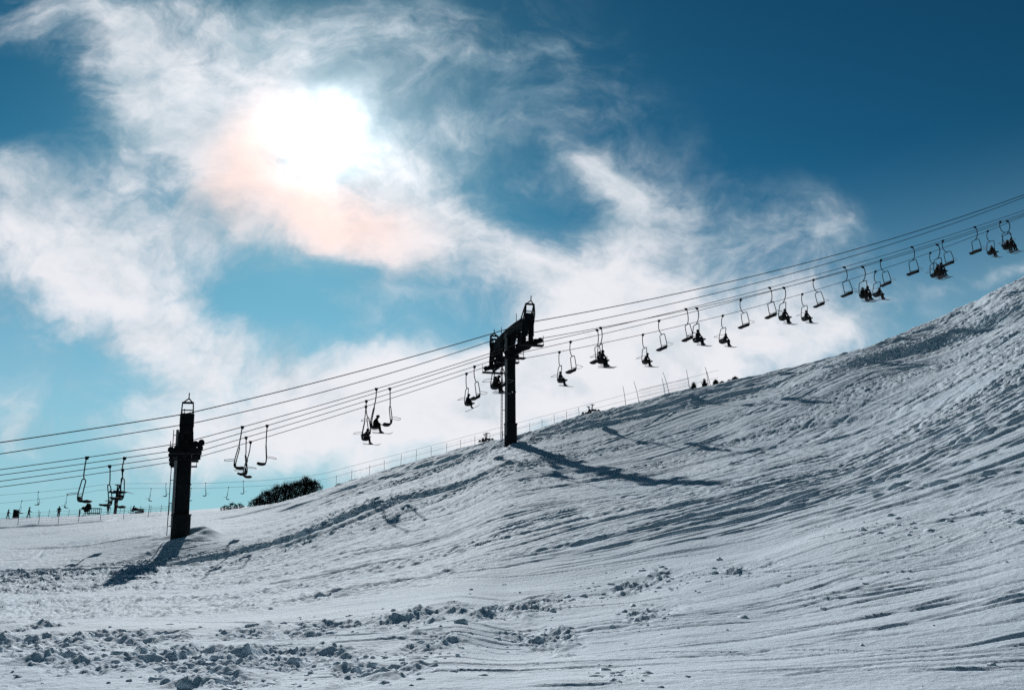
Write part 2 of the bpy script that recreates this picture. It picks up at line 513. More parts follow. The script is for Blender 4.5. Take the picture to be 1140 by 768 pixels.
IV, IF = ico(2)
cv, cf = [], []
def clod(X, Y, r):
    z = surf_z(X, Y)
    s = np.array([rng.uniform(.7, 1.4), rng.uniform(.7, 1.4), rng.uniform(.5, .95)])*r
    off = rng.uniform(0, 50, 3)
    n = perlin(IV[:, 0]*1.3+off[0]+IV[:, 2], IV[:, 1]*1.3+off[1]-IV[:, 2]) + .5*perlin(IV[:, 0]*2.9+off[2], IV[:, 1]*2.9+IV[:, 2]*2)
    p = IV*(1+.55*n[:, None])*s
    a = rng.uniform(0, 6.28); c, q = math.cos(a), math.sin(a)
    p = np.stack([p[:, 0]*c-p[:, 1]*q, p[:, 0]*q+p[:, 1]*c, p[:, 2]], 1)+[X, Y, z-.3*r]
    b = sum(len(k) for k in cv)
    cv.append(p); cf.append(IF+b)


flat = np.stack([PX, PY], -1)
cand = ragged
for i in range(60000):
    if len(cv) >= 2300: break
    px, py = rng.uniform(-60, 1200), rng.uniform(560, 790)
    u, w = uw(px, py)
    # probability from the same trodden patches, sparse crumbs elsewhere
    P = 0
    for c in ((60,722,120,24),(210,735,130,22),(380,735,130,22),(470,722,60,14),(250,758,110,14),(590,712,45,12),(570,680,80,12),(330,700,140,10),(450,690,90,11),(650,666,70,8),(700,655,70,10),(720,690,40,14),(690,755,40,12),(760,640,90,12),(1000,590,120,14),(1120,575,60,12)):
        P = max(P, math.exp(-((px-c[0])/c[2])**2-((py-c[1])/c[3])**2))
    P = .8*P**1.5 + .012
    if rng.random() > P: continue
    u, Y = ground_hit(px, py)
    if Y > 26 or Y < 6.5: continue
    r = min(.13, .015*math.exp(rng.normal(-.2, .9)))*(.8+.025*Y)
    if P > .3 and rng.random() < .3: r *= 1.8
    clod(u*Y, Y, min(r, .10))
cv = np.concatenate(cv); cf = np.concatenate(cf)
me = bpy.data.meshes.new('snow_clods'); me.from_pydata(cv.tolist(), [], cf.tolist()); me.update()
me.polygons.foreach_set('use_smooth', [True]*len(me.polygons)); me.materials.append(M_SNOW)
o = bpy.data.objects.new('snow_clods', me); COL.objects.link(o)
tag(o, 'loose broken clods of snow scattered over the trodden foreground', 'snow clods', kind='stuff')

# ------------------------------------------------------------------ the double lift: survey of the line
T1 = at(200.5, 597, 62.3); T2 = at(568.5, 494, 70.0)
ax = Vector((T2.x-T1.x, T2.y-T1.y, 0)).normalized()       # uphill, along the line
pp = Vector((-ax.y, ax.x, 0))                             # across the line, away from the camera
LINE_RZ = math.atan2(ax.y, ax.x)
OFF = [-5.2, -1.75, 1.75, 5.2]                            # rope offsets, nearest first


def on_plane(px, py, off):
    u, w = uw(px, py)
    # point (uY, Y) with dot((X,Y)-T1, pp) = off
    Y = (off + T1.x*pp.x + T1.y*pp.y) / (u*pp.x + pp.y)
    X = u*Y
    return (X-T1.x)*ax.x + (Y-T1.y)*ax.y, EYE + w*Y


def line_pt(s, off, z):
    return Vector((T1.x + ax.x*s + pp.x*off, T1.y + ax.y*s + pp.y*off, z))


S2 = (T2.x-T1.x)*ax.x + (T2.y-T1.y)*ax.y
MEAS = {
 'c1': (-5.2, [(0,492.6),(195.8,460.4),(217.9,459.0),(290,442),(360,424.7),(450,398.5),(545.8,370.5),(596,358.5),(600,358.0),(710,335.8),(800,315.7),(947,280),(1140,216.8)]),
 'c2': (5.2, [(0,505.3),(195.8,472.7),(218,471),(290,454),(350,439.6),(450,410),(544,380),(597,369.6),(710,347.8),(800,325.2),(960,281.6),(1140,220.0)]),
 1: (OFF[0], [(0,522.6),(97,509),(185,495.8),(223,487.9),(270,474.8),(324.5,460),(360,450),(419,432.5),(524.7,400),(545,394.2),(603,376.5),(668.5,364.3),(720,354.4),(775.5,343),(872.5,320.5),(960,297.5),(1043,272),(1121,246),(1140,239.5)]),
 2: (OFF[1], [(0,528.9),(139,509),(185,503.2),(240,490.8),(297.5,473),(343,460),(434,432.3),(538.8,400),(600,380.8),(664.5,367),(720,354.5),(763.5,344),(856.5,320),(939.5,298),(1015,275),(1085,252.5),(1140,234.5)]),
 3: (OFF[2], [(0,535.7),(122,518),(160,513.0),(240,497),(363,460),(408,445.8),(528,408.5),(600,387.5),(635.5,380.3),(720,360.8),(734,356.5),(825,333),(906,311),(981,289.5),(1050,268),(1114,246.5),(1140,237.5)]),
 4: (OFF[3], [(0,541.8),(136,523),(240,503),(279,491.5),(383,460),(408,452.2),(519.5,415.7),(600,396.3),(623,391.8),(716,371.5),(805,350.5),(893.5,327),(975,303),(1030,284),(1100,256),(1140,241)]),
}
ROPE = {}
for key, (off, pts) in MEAS.items():
    sp = [on_plane(x, y, off) for x, y in pts]
    # parameters: heights at the two pylons, then a parabola on each span
    rows, rhs = [], []
    for s, z in sp:
        if s < 0: r = [1, 0, s, 0, s*s, 0, 0]
        elif s < S2: t = s/S2; r = [1-t, t, 0, 0, 0, s*(s-S2), 0]
        else: r = [0, 1, 0, s-S2, 0, 0, (s-S2)**2]
        rows.append(r); rhs.append(z)
    for j, wgt in ((4, 400), (5, 200), (6, 300)):           # mild pull towards a plausible sag
        e = [0]*7; e[j] = wgt*.15; rows.append(e); rhs.append(wgt*.15*.0012)
    q = np.linalg.lstsq(np.array(rows), np.array(rhs), rcond=None)[0]
    ROPE[key] = (off, q)


def rope_z(key, s):
    off, q = ROPE[key]
    if s < 0: return q[0] + q[2]*s + q[4]*s*s
    if s < S2: return q[0]*(1-s/S2) + q[1]*s/S2 + q[5]*s*(s-S2)
    return q[1] + q[3]*(s-S2) + q[6]*(s-S2)**2


S_LO, S_HI = -48.0, S2 + 86
def cable(key, name, rad, label, cat, group):
    m = MB(); ss = np.concatenate([np.linspace(S_LO, 0, 30), np.linspace(0, S2, 24)[1:], np.linspace(S2, S_HI, 60)[1:]])
    m.tube([line_pt(s, ROPE[key][0], rope_z(key, s)) for s in ss], rad, 6)
    return tag(m.build(name, M_ROPE, None, True), label, cat, group)


GR = 'ropes of the chairlift on the two big pylons'
cable('c1', 'overhead_cable', .036, 'uppermost black cable, strung along the near tips of both big pylons', 'cable', GR)
cable('c2', 'overhead_cable', .036, 'second black cable from the top, strung along the far tips of both big pylons', 'cable', GR)
for k, lab in ((1, 'haul rope nearest the camera, just under the two top cables, carrying uphill chairs'),
               (2, 'second nearest haul rope, carrying empty chairs back downhill'),
               (3, 'third haul rope from the camera, empty chairs travelling downhill on it'),
               (4, 'farthest and lowest haul rope, carrying skiers uphill')):
    cable(k, 'haul_rope', .027, lab, 'haul rope', GR)

# ------------------------------------------------------------------ pylons
def make_pylon(base, s0, label, foot_h, rcol, lean=0.0, yaw=0.0):
    """local axes: x uphill along the line, y across it (away from camera), z up; z=0 at the base"""
    root = empty('lift_pylon', base, LINE_RZ)
    root.rotation_euler = (0, lean, LINE_RZ + yaw)
    tag(root, label, 'lift pylon', 'pylons of the double chairlift')
    rel = [rope_z(k, s0) - base.z for k in (1, 2, 3, 4)]
    zr = sum(rel)/4
    cz = [rope_z('c1', s0) - base.z, rope_z('c2', s0) - base.z]
    zt = zr + 1.75                                        # arm centre line at the column
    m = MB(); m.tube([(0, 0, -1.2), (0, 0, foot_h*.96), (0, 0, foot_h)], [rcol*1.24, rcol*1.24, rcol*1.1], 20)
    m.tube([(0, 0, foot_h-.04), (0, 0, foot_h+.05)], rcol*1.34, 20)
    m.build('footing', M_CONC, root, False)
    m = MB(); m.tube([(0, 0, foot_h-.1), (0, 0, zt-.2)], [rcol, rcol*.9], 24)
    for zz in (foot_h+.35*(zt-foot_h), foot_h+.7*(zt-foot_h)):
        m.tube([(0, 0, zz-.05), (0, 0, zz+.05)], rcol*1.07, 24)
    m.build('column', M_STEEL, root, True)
    # arched cross arm whose ends bend down to the rope wheels
    pts = [(0, y, zr + h) for y, h in ((-5.55, .75), (-5.35, 1.15), (-4.9, 1.5), (-4.0, 1.72), (-2.2, 1.82), (0, 1.86), (2.2, 1.82), (4.0, 1.72), (4.9, 1.5), (5.35, 1.15), (5.55, .75))]
    m = MB(); m.beam(pts, .62, [.45, .6, .72, .78, .82, .86, .82, .78, .72, .6, .45], (1, 0, 0))
    m.box((0, 0, zr+1.36), (1.1, 1.3, .12))
    for sy in (-1, 1):
        m.beam([(0, sy*rcol*.8, zr+.2), (0, sy*1.5, zr+1.35)], .25, .22, (1, 0, 0))
    m.build('cross_arm', M_STEEL, root, False, .02)
    # rope wheels: four trains
    for k, off in enumerate(OFF):
        z = rel[k]; sl = math.atan2(rope_z(k+1, s0+1.2)-rope_z(k+1, s0-1.2), 2.4)
        t = MB(); ca, sa = math.cos(sl), math.sin(sl)
        P = lambda x, y, h: (x*ca - h*sa, off + y, z + x*sa + h*ca)
        oy = .0
        for yy in (-.17, .17):
            t.beam([P(-1.2, yy, -.30), P(-.6, yy, -.3), P(0, yy, -.42), P(.6, yy, -.3), P(1.2, yy, -.30)], .06, .3, (0, 1, 0))
        t.tube([P(0, -.3, -.42), P(0, .3, -.42)], .1, 10)
        # hanger plates from the arm down to the train
        for xx in (-.27, .27):
            ow = 1 if abs(off) > 3 else .5
            t.beam([(xx, off+.32, zr+1.55), (xx*1.2, off+.32, z+.2), (xx*1.1, off+.32, z-.3), (0, off+.32, z-.6)], .12, [.34*ow, .42*ow, .42*ow, .3], (0, 1, 0))
            t.beam([(xx, off-.32, zr+1.4), (xx*1.0, off-.32, z+.3)], .1, .22, (0, 1, 0)); t.beam([(xx, off-.3, z+.75), (xx, off+.3, z+.75)], .1, .12, (1, 0, 0)); t.beam([(xx, off+.3, z+.5), (-xx*.8, off+.33, z+1.2)], .07, .1*ow, (0, 1, 0))
        t.beam([(0, off-.3, z-.5), (0, off+.36, z-.5)], .3, .16, (1, 0, 0))
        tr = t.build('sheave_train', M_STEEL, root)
        for x in (-1.05, -.63, -.21, .21, .63, 1.05):
            w = MB(); c = P(x, 0, -.21)
            w.tube([(c[0], c[1]-.06, c[2]), (c[0], c[1]-.02, c[2]), (c[0], c[1]+.02, c[2]), (c[0], c[1]+.06, c[2])], [.215, .19, .19, .215], 18)
            w.tube([(c[0], c[1]-.12, c[2]), (c[0], c[1]+.12, c[2])], .045, 10)
            w.build('sheave', M_RUB, tr)
    # catwalks with railings below each pair of trains
    for sy in (-1, 1):
        for yy in (sy*5.95, sy*.95):
            m = MB()
            m.box((0, yy, zr-.72), (2.1, .6, .1))
            for xx in (-1.0, 1.0):
                m.tube([(xx, yy+.22*sy*(1 if abs(yy) > 3 else -1), zr-.72), (xx, yy+.22*sy*(1 if abs(yy) > 3 else -1), zr+.1)], .028, 6)
            for hh in (-.25,):
                m.tube([(-1.0, yy+.22*sy*(1 if abs(yy) > 3 else -1), zr+hh), (1.0, yy+.22*sy*(1 if abs(yy) > 3 else -1), zr+hh)], .025, 6)
            m.beam([(0, yy, zr-.72), (0, sy*5.2 if abs(yy) > 3 else sy*1.75, zr-.5)], .2, .1, (1, 0, 0))
            m.build('catwalk', M_STEEL, root)
    # lifting frames standing on the arm tips: braced, drawn in to a peak
    for sy in (-1, 1):
        m = MB(); y0, y1 = sy*4.1, sy*5.3; top = zr + 3.25; ch = zr+2.95
        for xx in (-.42, .42):
            m.beam([(xx, y0, zr+1.7), (xx*.95, sy*5.05, zr+2.45), (xx*.86, sy*5.6, ch)], .085, .085, (1, 0, 0))
            m.beam([(xx, y1, zr+1.2), (xx*.97, sy*5.75, zr+2.1), (xx*.86, sy*5.72, ch)], .085, .085, (1, 0, 0))
            m.beam([(xx*.86, sy*5.66, ch-.03), (.05, sy*5.8, top)], .11, .11, (1, 0, 0))
            m.beam([(xx, sy*4.9, zr+1.6), (xx*.9, sy*5.7, zr+2.7)], .08, .08, (1, 0, 0))
            m.beam([(xx*.95, sy*4.55, zr+2.05), (xx*.92, sy*5.5, zr+1.75)], .06, .06, (1, 0, 0))
            m.beam([(xx*.85, sy*4.95, zr+2.42), (xx*.9, sy*5.6, zr+2.1)], .06, .06, (1, 0, 0))
        m.box((0, sy*5.42, zr+1.72), (.84, .1, 1.0))
        m.beam([(-.4, sy*5.66, ch), (.4, sy*5.66, ch)], .14, .14, (0, 1, 0))
        m.beam([(-.36, sy*5.05, zr+2.5), (.36, sy*5.05, zr+2.5)], .07, .08, (0, 1, 0))
        m.beam([(-.4, sy*5.62, zr+2.1), (.4, sy*5.62, zr+2.1)], .07, .08, (0, 1, 0))
        m.tube([(.05, sy*5.8, top-.08), (.06, sy*5.84, top+.4)], .045, 6)
        m.build('lifting_frame', M_STEEL, root)
        # bracket that carries the overhead cable
        m = MB(); zc = cz[0 if sy < 0 else 1]
        m.beam([(-.45, sy*5.2, zr+1.2), (-.45, sy*5.2, zc)], .08, .08, (0, 1, 0))
        m.beam([(.45, sy*5.2, zr+1.2), (.45, sy*5.2, zc)], .08, .08, (0, 1, 0))
        m.beam([(-.5, sy*5.2, zc-.06), (.5, sy*5.2, zc-.06)], .1, .1, (0, 1, 0))
        m.beam([(-.5, sy*5.2, zr+1.35), (.5, sy*5.2, zr+1.35)], .1, .1, (0, 1, 0))
        m.build('cable_bracket', M_STEEL, root)
        # short aerial rods on the arm
        m = MB(); m.tube([(-.2, sy*2.4, zr+2.1), (-.2, sy*2.4, zr+3.0)], .03, 6)
        m.build('aerial', M_STEEL, root)
    # ladder on the downhill side
    m = MB(); lx = -rcol-.34
    for yy in (-.2, .2):
        m.tube([(lx-.05, yy, .1), (lx, yy, zt-.1)], .03, 6)
    z = .4
    while z < zt-.2:
        m.tube([(lx, -.2, z), (lx, .2, z)], .016, 5); z += .32
    for zz in np.linspace(.8, zt-.5, 5):
        m.beam([(lx, 0, zz), (-rcol*.8, 0, zz)], .05, .05, (0, 1, 0))
    m.build('ladder', M_STEEL, root)
    # cable duct beside the ladder
    m = MB(); m.box((-rcol-.06, -.28, (zt+.6)/2), (.2, .14, zt-.8)); m.build('cable_duct', M_GALV, root)
    return root


# ground heights under each pylon
T1g = Vector(T1); T2g = Vector(T2)
make_pylon(T1g, 0.0, 'tall dark pylon at the left, seen end on, its foot among low snowbanks', 1.6, .56, R(-2.2), R(5.5))
make_pylon(T2g, S2, 'dark pylon in the middle with arched cross arm, standing on the hill crest', 1.75, .46)

# ------------------------------------------------------------------ lift chairs
def smooth_path(pts, n=5):
    out = []
    P = [Vector(p) for p in pts]
    for i in range(len(P)-1):
        p0 = P[max(i-1, 0)]; p1 = P[i]; p2 = P[i+1]; p3 = P[min(i+2, len(P)-1)]
        for j in range(n):
            t = j/n
            out.append(.5*((2*p1)+(p2-p0)*t+(2*p0-5*p1+4*p2-p3)*t*t+(3*p1-p0-3*p2+p3)*t**3))
    out.append(P[-1]); return out


def make_chair(out):
    """origin at the rope grip, +x the way it travels and faces; out = +1/-1 side the hanger bows to"""
    root = empty('lift_chair')
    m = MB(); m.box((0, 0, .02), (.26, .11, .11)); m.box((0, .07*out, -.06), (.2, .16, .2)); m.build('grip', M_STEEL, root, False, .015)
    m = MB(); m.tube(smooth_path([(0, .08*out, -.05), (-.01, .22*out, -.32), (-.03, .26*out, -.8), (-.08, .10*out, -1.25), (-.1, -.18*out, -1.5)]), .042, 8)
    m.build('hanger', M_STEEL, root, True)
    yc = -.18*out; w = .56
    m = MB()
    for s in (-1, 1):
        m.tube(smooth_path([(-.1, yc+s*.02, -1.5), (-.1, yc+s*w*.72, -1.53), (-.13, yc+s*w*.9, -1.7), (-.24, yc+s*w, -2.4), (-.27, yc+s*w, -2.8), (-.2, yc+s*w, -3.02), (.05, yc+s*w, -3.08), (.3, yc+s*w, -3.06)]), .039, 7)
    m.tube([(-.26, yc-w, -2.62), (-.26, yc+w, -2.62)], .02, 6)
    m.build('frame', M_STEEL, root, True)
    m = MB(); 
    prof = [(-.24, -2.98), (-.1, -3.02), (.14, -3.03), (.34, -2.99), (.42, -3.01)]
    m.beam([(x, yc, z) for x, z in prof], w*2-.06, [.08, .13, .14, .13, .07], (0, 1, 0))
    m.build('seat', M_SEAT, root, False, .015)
    m = MB(); m.beam([(-.215, yc, -2.93), (-.25, yc, -2.70)], w*2-.08, .05, (0, 1, 0)); m.build('backrest', M_SEAT, root, False, .01)
    m = MB()      # safety bar thrown back behind the chair
    m.tube(smooth_path([(-.25, yc-w-.03, -2.45), (-.6, yc-w-.03, -2.47), (-.95, yc-w*.9, -2.52), (-1.0, yc-w*.6, -2.53), (-1.0, yc+w*.6, -2.53), (-.95, yc+w*.9, -2.52), (-.6, yc+w+.03, -2.47), (-.25, yc+w+.03, -2.45)]), .021, 6)
    m.build('safety_bar', M_GALV, root, True)
    return root


CH_UP = make_chair(-1); CH_DN = make_chair(1)


# ------------------------------------------------------------------ people
def skin_mesh(name, joints, edges, material, sub=1):
    """joints: {key: ((x,y,z), r)}  -> one continuous body"""
    keys = list(joints); me0 = bpy.data.meshes.new('tmp')
    me0.from_pydata([joints[k][0] for k in keys], [(keys.index(a), keys.index(b)) for a, b in edges], [])
    ob = bpy.data.objects.new('tmp', me0); COL.objects.link(ob)
    md = ob.modifiers.new('s', 'SKIN'); md.use_smooth_shade = True
    for i, k in enumerate(keys):
        r = joints[k][1]; r = r if isinstance(r, tuple) else (r, r)
        me0.skin_vertices[0].data[i].radius = r
        me0.skin_vertices[0].data[i].use_root = (i == 0)
    ob.modifiers.new('d', 'SUBSURF').levels = sub
    dg = bpy.context.evaluated_depsgraph_get(); dg.update()
    me = bpy.data.meshes.new_from_object(ob.evaluated_get(dg))
    bpy.data.objects.remove(ob); me.name = name
    me.materials.clear(); me.materials.append(material)
    me.polygons.foreach_set('use_smooth', [True]*len(me.polygons))
    return me


def hand(J, E, k, wrist, d, s):
    """mitten-thick gloved hand: palm, four fingers and a thumb, slightly curled"""
    w = Vector(wrist); d = Vector(d).normalized(); side = Vector((0, s, 0)); dn = Vector((0, 0, -1))
    pal = w + d*.07; J['palm'+k] = (tuple(pal), (.05, .04)); E.append(('wri'+k, 'palm'+k))
    for i, (o, l) in enumerate(((-.036, .075), (-.012, .088), (.012, .082), (.036, .066))):
        a = pal + d*.035 + side*o; b = a + d*l*.6 + dn*.01; c = b + d*l*.4 + dn*.03
        J[f'f{i}a'+k] = (tuple(a), .014); J[f'f{i}b'+k] = (tuple(b), .013); J[f'f{i}c'+k] = (tuple(c), .011)
        E += [('palm'+k, f'f{i}a'+k), (f'f{i}a'+k, f'f{i}b'+k), (f'f{i}b'+k, f'f{i}c'+k)]
    a = w + d*.03 - side*.05; b = a + d*.05 - side*.015
    J['th'+k] = (tuple(a), .016); J['tt'+k] = (tuple(b), .013); E += [('wri'+k, 'th'+k), ('th'+k, 'tt'+k)]


def seated_joints(lean, knee, board):
    """origin on the seat top under the hips; facing +x"""
    L = lean
    J = {'pel': ((0, 0, .12), (.18, .19)), 'bel': ((.02+L*.25, 0, .30), (.175, .20)), 'che': ((.03+L*.6, 0, .50), (.175, .22)),
         'nek': ((.04+L*.95, 0, .66), .10), 'hed': ((.07+L*1.1, 0, .79), (.125, .12)), 'top': ((.06+L*1.15, 0, .89), (.075, .07))}
    E = [('pel', 'bel'), ('bel', 'che'), ('che', 'nek'), ('nek', 'hed'), ('hed', 'top')]
    for k, s in (('l', 1), ('r', -1)):
        J['sho'+k] = ((.03+L*.75, s*.21, .58), .11); J['elb'+k] = ((.14+L*.7, s*.27, .33), .085)
        J['wri'+k] = ((.36+L*.4, s*.17, .24), .06)
        E += [('che', 'sho'+k), ('sho'+k, 'elb'+k), ('elb'+k, 'wri'+k)]
        hand(J, E, k, J['wri'+k][0], (.9, -s*.2, -.25), s)
        J['hip'+k] = ((.05, s*.12, .10), .13); J['kne'+k] = ((.47, s*.13, .10+knee), .105)
        ft = .42 + (.10 if s > 0 else .02) if board else .52+.03*s
        J['ank'+k] = ((ft, s*.14 if not board else s*.16, -.33), .09); J['toe'+k] = ((ft+.2, J['ank'+k][0][1], -.40), .07)
        E += [('pel', 'hip'+k), ('hip'+k, 'kne'+k), ('kne'+k, 'ank'+k), ('ank'+k, 'toe'+k)]
    return J, E


def helmet_mesh(c, r=.135):
    m = MB(); n = 14; rings = []
    for i in range(7):
        a = math.pi/2*(i/6.0)*1.25 - .35
        rings.append([(c[0]+r*1.1*math.cos(a)*math.cos(2*math.pi*k/n), c[1]+r*math.cos(a)*math.sin(2*math.pi*k/n), c[2]+r*1.05*math.sin(a)) for k in range(n)])
    v = [p for q in rings for p in q]; f = [(i*n+k, i*n+(k+1) % n, (i+1)*n+(k+1) % n, (i+1)*n+k) for i in range(6) for k in range(n)]
    f.append(tuple(6*n+k for k in range(n))); f.append(tuple(range(n))[::-1])
    m.add(v, f)
    m.beam([(c[0]+r*.85, c[1], c[2]-.03), (c[0]+r*1.04, c[1], c[2]-.035)], r*1.2, .08, (0, 1, 0))   # goggles
    return m


def make_rider(lean, knee, board, cloth):
    root = empty('person')
    J, E = seated_joints(lean, knee, board)
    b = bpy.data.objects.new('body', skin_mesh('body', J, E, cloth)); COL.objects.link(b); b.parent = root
    c = J['hed'][0]
    helmet_mesh((c[0]-.005, 0, c[2]+.04)).build('helmet', M_HELM, root, True)
    if board:
        m = MB(); a = J['ankl'][0]
        d = Vector((.8, .0, .42)).normalized()
        cx = Vector((.58, 0, -.47))
        ptsb = [cx + d*t + Vector((0, 0, h)) for t, h in ((-.78, .1), (-.66, .02), (-.3, 0), (.3, 0), (.66, .02), (.78, .1))]
        m.beam(ptsb, [.14, .26, .25, .25, .26, .14], .03, (0, 1, 0)); m.build('snowboard', M_SKI, root, False, .008)
    else:
        for k, s in (('l', 1), ('r', -1)):
            a = Vector(J['ank'+k][0]); m = MB(); d = Vector((.97, .04*s, .0 if s > 0 else -.1)).normalized()
            cx = a + Vector((.1, 0, -.15))
            m.beam([cx + d*t + Vector((0, 0, h)) for t, h in ((-.7, .0), (-.4, 0), (.5, 0), (.72, .02), (.82, .08), (.88, .14))], [.09, .085, .08, .09, .08, .04], .025, (0, 1, 0))
            m.box(cx + Vector((0, 0, .05)), (.36, .07, .06))
            m.build('ski', M_SKI, root)
    return root


RIDERS = [make_rider(.10, .02, False, M_CLOTH), make_rider(.22, .05, False, M_CLOTH2), make_rider(.14, .02, True, M_CLOTH), make_rider(.02, .06, False, M_CLOTH)]

ORD = ['first', 'second', 'third', 'fourth', 'fifth', 'sixth', 'seventh', 'eighth', 'ninth', 'tenth', 'eleventh', 'twelfth']
CHAIRS = {   # rope: list of (x in the photo, riders)
 1: [(97, ''), (270, ''), (419, 'n1'), (552, 'n1f0'), (668.5, 'n0f3'), (775.5, 'n3'), (872.5, 'n0'), (960, 'n1f0'), (1043, 'n0f1'), (1121, 'n3f0')],
 2: [(139, ''), (297.5, ''), (434, ''), (558, ''), (664.5, ''), (763.5, ''), (856.5, ''), (939.5, ''), (1015, ''), (1085, '')],
 3: [(122, ''), (274, ''), (408, ''), (528.5, ''), (635.5, ''), (734, ''), (825, ''), (906, ''), (981, ''), (1050, ''), (1114, '')],
 4: [(136.5, ''), (279, ''), (407.5, 'n1'), (519.5, 'n2'), (623, 'n3'), (716, 'n1'), (805, 'n0'), (893.5, 'n3'), (975, 'n0'), (1036, 'n1'), (1100, 'n3')],
}
ROPEN = {1: 'nearest haul rope', 2: 'second nearest haul rope', 3: 'third nearest haul rope', 4: 'farthest haul rope'}
used = {id(CH_UP): False, id(CH_DN): False}; rused = [False]*4


def s_at(px, key):
    """where along the line the rope crosses image column px"""
    off = ROPE[key][0]; lo, hi = S_LO, S_HI
    for _ in range(50):
        mid = (lo+hi)/2; p = line_pt(mid, off, rope_z(key, mid))
        if to_px(p.x, p.y, p.z)[0] < px: lo = mid
        else: hi = mid
    return (lo+hi)/2


for key in (1, 2, 3, 4):
    up = key in (1, 4); n = len(CHAIRS[key])
    for i, (px, who) in enumerate(CHAIRS[key]):
        s = s_at(px, key); p = line_pt(s, ROPE[key][0], rope_z(key, s))
        # uphill chairs face +x of the line, downhill ones turn round; the bow points away from its pair
        proto = (CH_UP if key in (1, 3) else CH_DN)
        if not used[id(proto)]: c = proto; used[id(proto)] = True
        else: c = copy_tree(proto)
        rz = LINE_RZ + (0 if up else math.pi)
        c.location = p - Vector((0, 0, .0)); c.rotation_euler = (0, R(random.uniform(-5, 5)), rz + R(random.uniform(-4, 4)))
        st = ('occupied' if who else 'empty')
        tag(c, f"{st} two-seat chair facing {'uphill' if up else 'downhill'}, {ORD[i]} from the left on the {ROPEN[key]}", 'lift chair', 'chairs on the double chairlift')
        yc = -.18*(-1 if key in (1, 3) else 1)
        for j in range(0, len(who), 2):
            far_side = who[j] == 'f'; v = int(who[j+1])
            q = RIDERS[v] if not rused[v] else copy_tree(RIDERS[v]); rused[v] = True
            # near side of an uphill chair is -y locally
            yy = yc + (.27 if far_side else (-.27 if len(who) > 2 else (-.12 if i % 2 else .1)))
            loc = Vector((-.06, yy, -2.985))
            q.location = p + Quaternion((0, 0, 1), rz) @ loc; q.rotation_euler = (0, 0, rz + R(random.uniform(-6, 6)))
            kit = 'snowboarder' if v == 2 else 'skier'
            side = '' if len(who) == 2 else ('far-side ' if far_side else 'near-side ')
            rope_word = 'nearest' if key == 1 else 'farthest'
            tag(q, f"dark-clothed {side}{kit} on the {ORD[i]} chair from the left of the {rope_word} haul rope", 'person', 'riders on the chairlift')
# ------------------------------------------------------------------ far lift across the snowfield
def far_cable(pts, label):
    m = MB(); P = [at(x, y, d) for x, y, d in pts]
    m.tube(smooth_path(P, 8), .03, 5)
    return tag(m.build('far_haul_rope', M_ROPE, None, True), label, 'haul rope', 'ropes of the distant chairlift')


FL1 = [(-220, 566, 188), (0, 551, 188), (84, 543.5, 189), (130, 538.5, 190), (240, 537.4, 192), (341, 530, 194), (400, 516.5, 196), (541, 480, 198), (657, 449.5, 200), (800, 412, 203)]
FL2 = [(-220, 576, 196), (0, 560, 196), (84, 550, 197), (130, 544, 198), (240, 543, 200), (341, 536.5, 202), (400, 523, 204), (541, 486.5, 206), (657, 456, 208), (800, 420, 211)]
far_cable(FL1, 'thin upper rope of the distant lift beyond the crest')
far_cable(FL2, 'thin lower rope of the distant lift beyond the crest')


def fl_at(FL, px):
    return at(px, np.interp(px, [p[0] for p in FL], [p[1] for p in FL]), np.interp(px, [p[0] for p in FL], [p[2] for p in FL]))


for i, (px, f) in enumerate(((24.5, 2), (43, 1), (75, 2), (168.5, 2), (185, 1), (213, 2), (229, 1), (254.5, 2), (271, 1))):
    c = copy_tree(CH_UP if f == 2 else CH_DN)
    c.location = fl_at(FL2 if f == 2 else FL1, px); c.rotation_euler = (0, 0, R(14) + (0 if f == 2 else math.pi))
    c.name = 'far_lift_chair'
    tag(c, f"tiny distant chair facing {'right' if f == 2 else 'left'}, {ORD[i]} from the left on the far lift", 'lift chair', 'chairs on the distant lift')


def far_pylon(px, py, Y, label, arm, hgt):
    p = at(px, py, Y); g = hgt
    root = empty('far_lift_pylon', (p.x, p.y, p.z-g), R(14)); tag(root, label, 'lift pylon', 'pylons of the distant lift')
    m = MB(); m.tube([(0, 0, -3), (0, 0, g-.4)], [.42, .32], 12); m.build('column', M_STEEL, root, True)
    m = MB(); m.beam([(0, -arm, g-.25), (0, 0, g-.1), (0, arm, g-.25)], .4, .4, (1, 0, 0)); m.build('cross_arm', M_STEEL, root)
    for s in (-1, 1):
        m = MB(); m.beam([(0, s*arm*.35, g), (0, s*arm*.6, g+1.3)], .22, .22, (1, 0, 0)); m.beam([(-.5, s*arm*.6, g+1.3), (.5, s*arm*.6, g+1.3)], .2, .2, (0, 1, 0)); m.build('lifting_frame', M_STEEL, root)
        m = MB(); m.beam([(-1.6, s*arm, g-.5), (1.6, s*arm, g-.35)], .3, .3, (0, 1, 0))
        for x in (-1.2, -.4, .4, 1.2): m.tube([(x, s*arm-.1, g-.25), (x, s*arm+.1, g-.25)], .25, 10)
        m.build('sheave_train', M_STEEL, root)


far_pylon(131, 546, 194, 'distant pylon with round dark head left of the tall pylon', 1.6, 7)
far_pylon(340.5, 537.5, 198, 'distant pylon tip poking up out of the dark thicket', 1.2, 6)
far_pylon(541, 488.5, 202, 'distant pylon head peeking over the crest, left of the middle pylon', 2.0, 6)
far_pylon(657.5, 457, 204, 'distant pylon head peeking over the crest, right of the middle pylon', 2.6, 6)

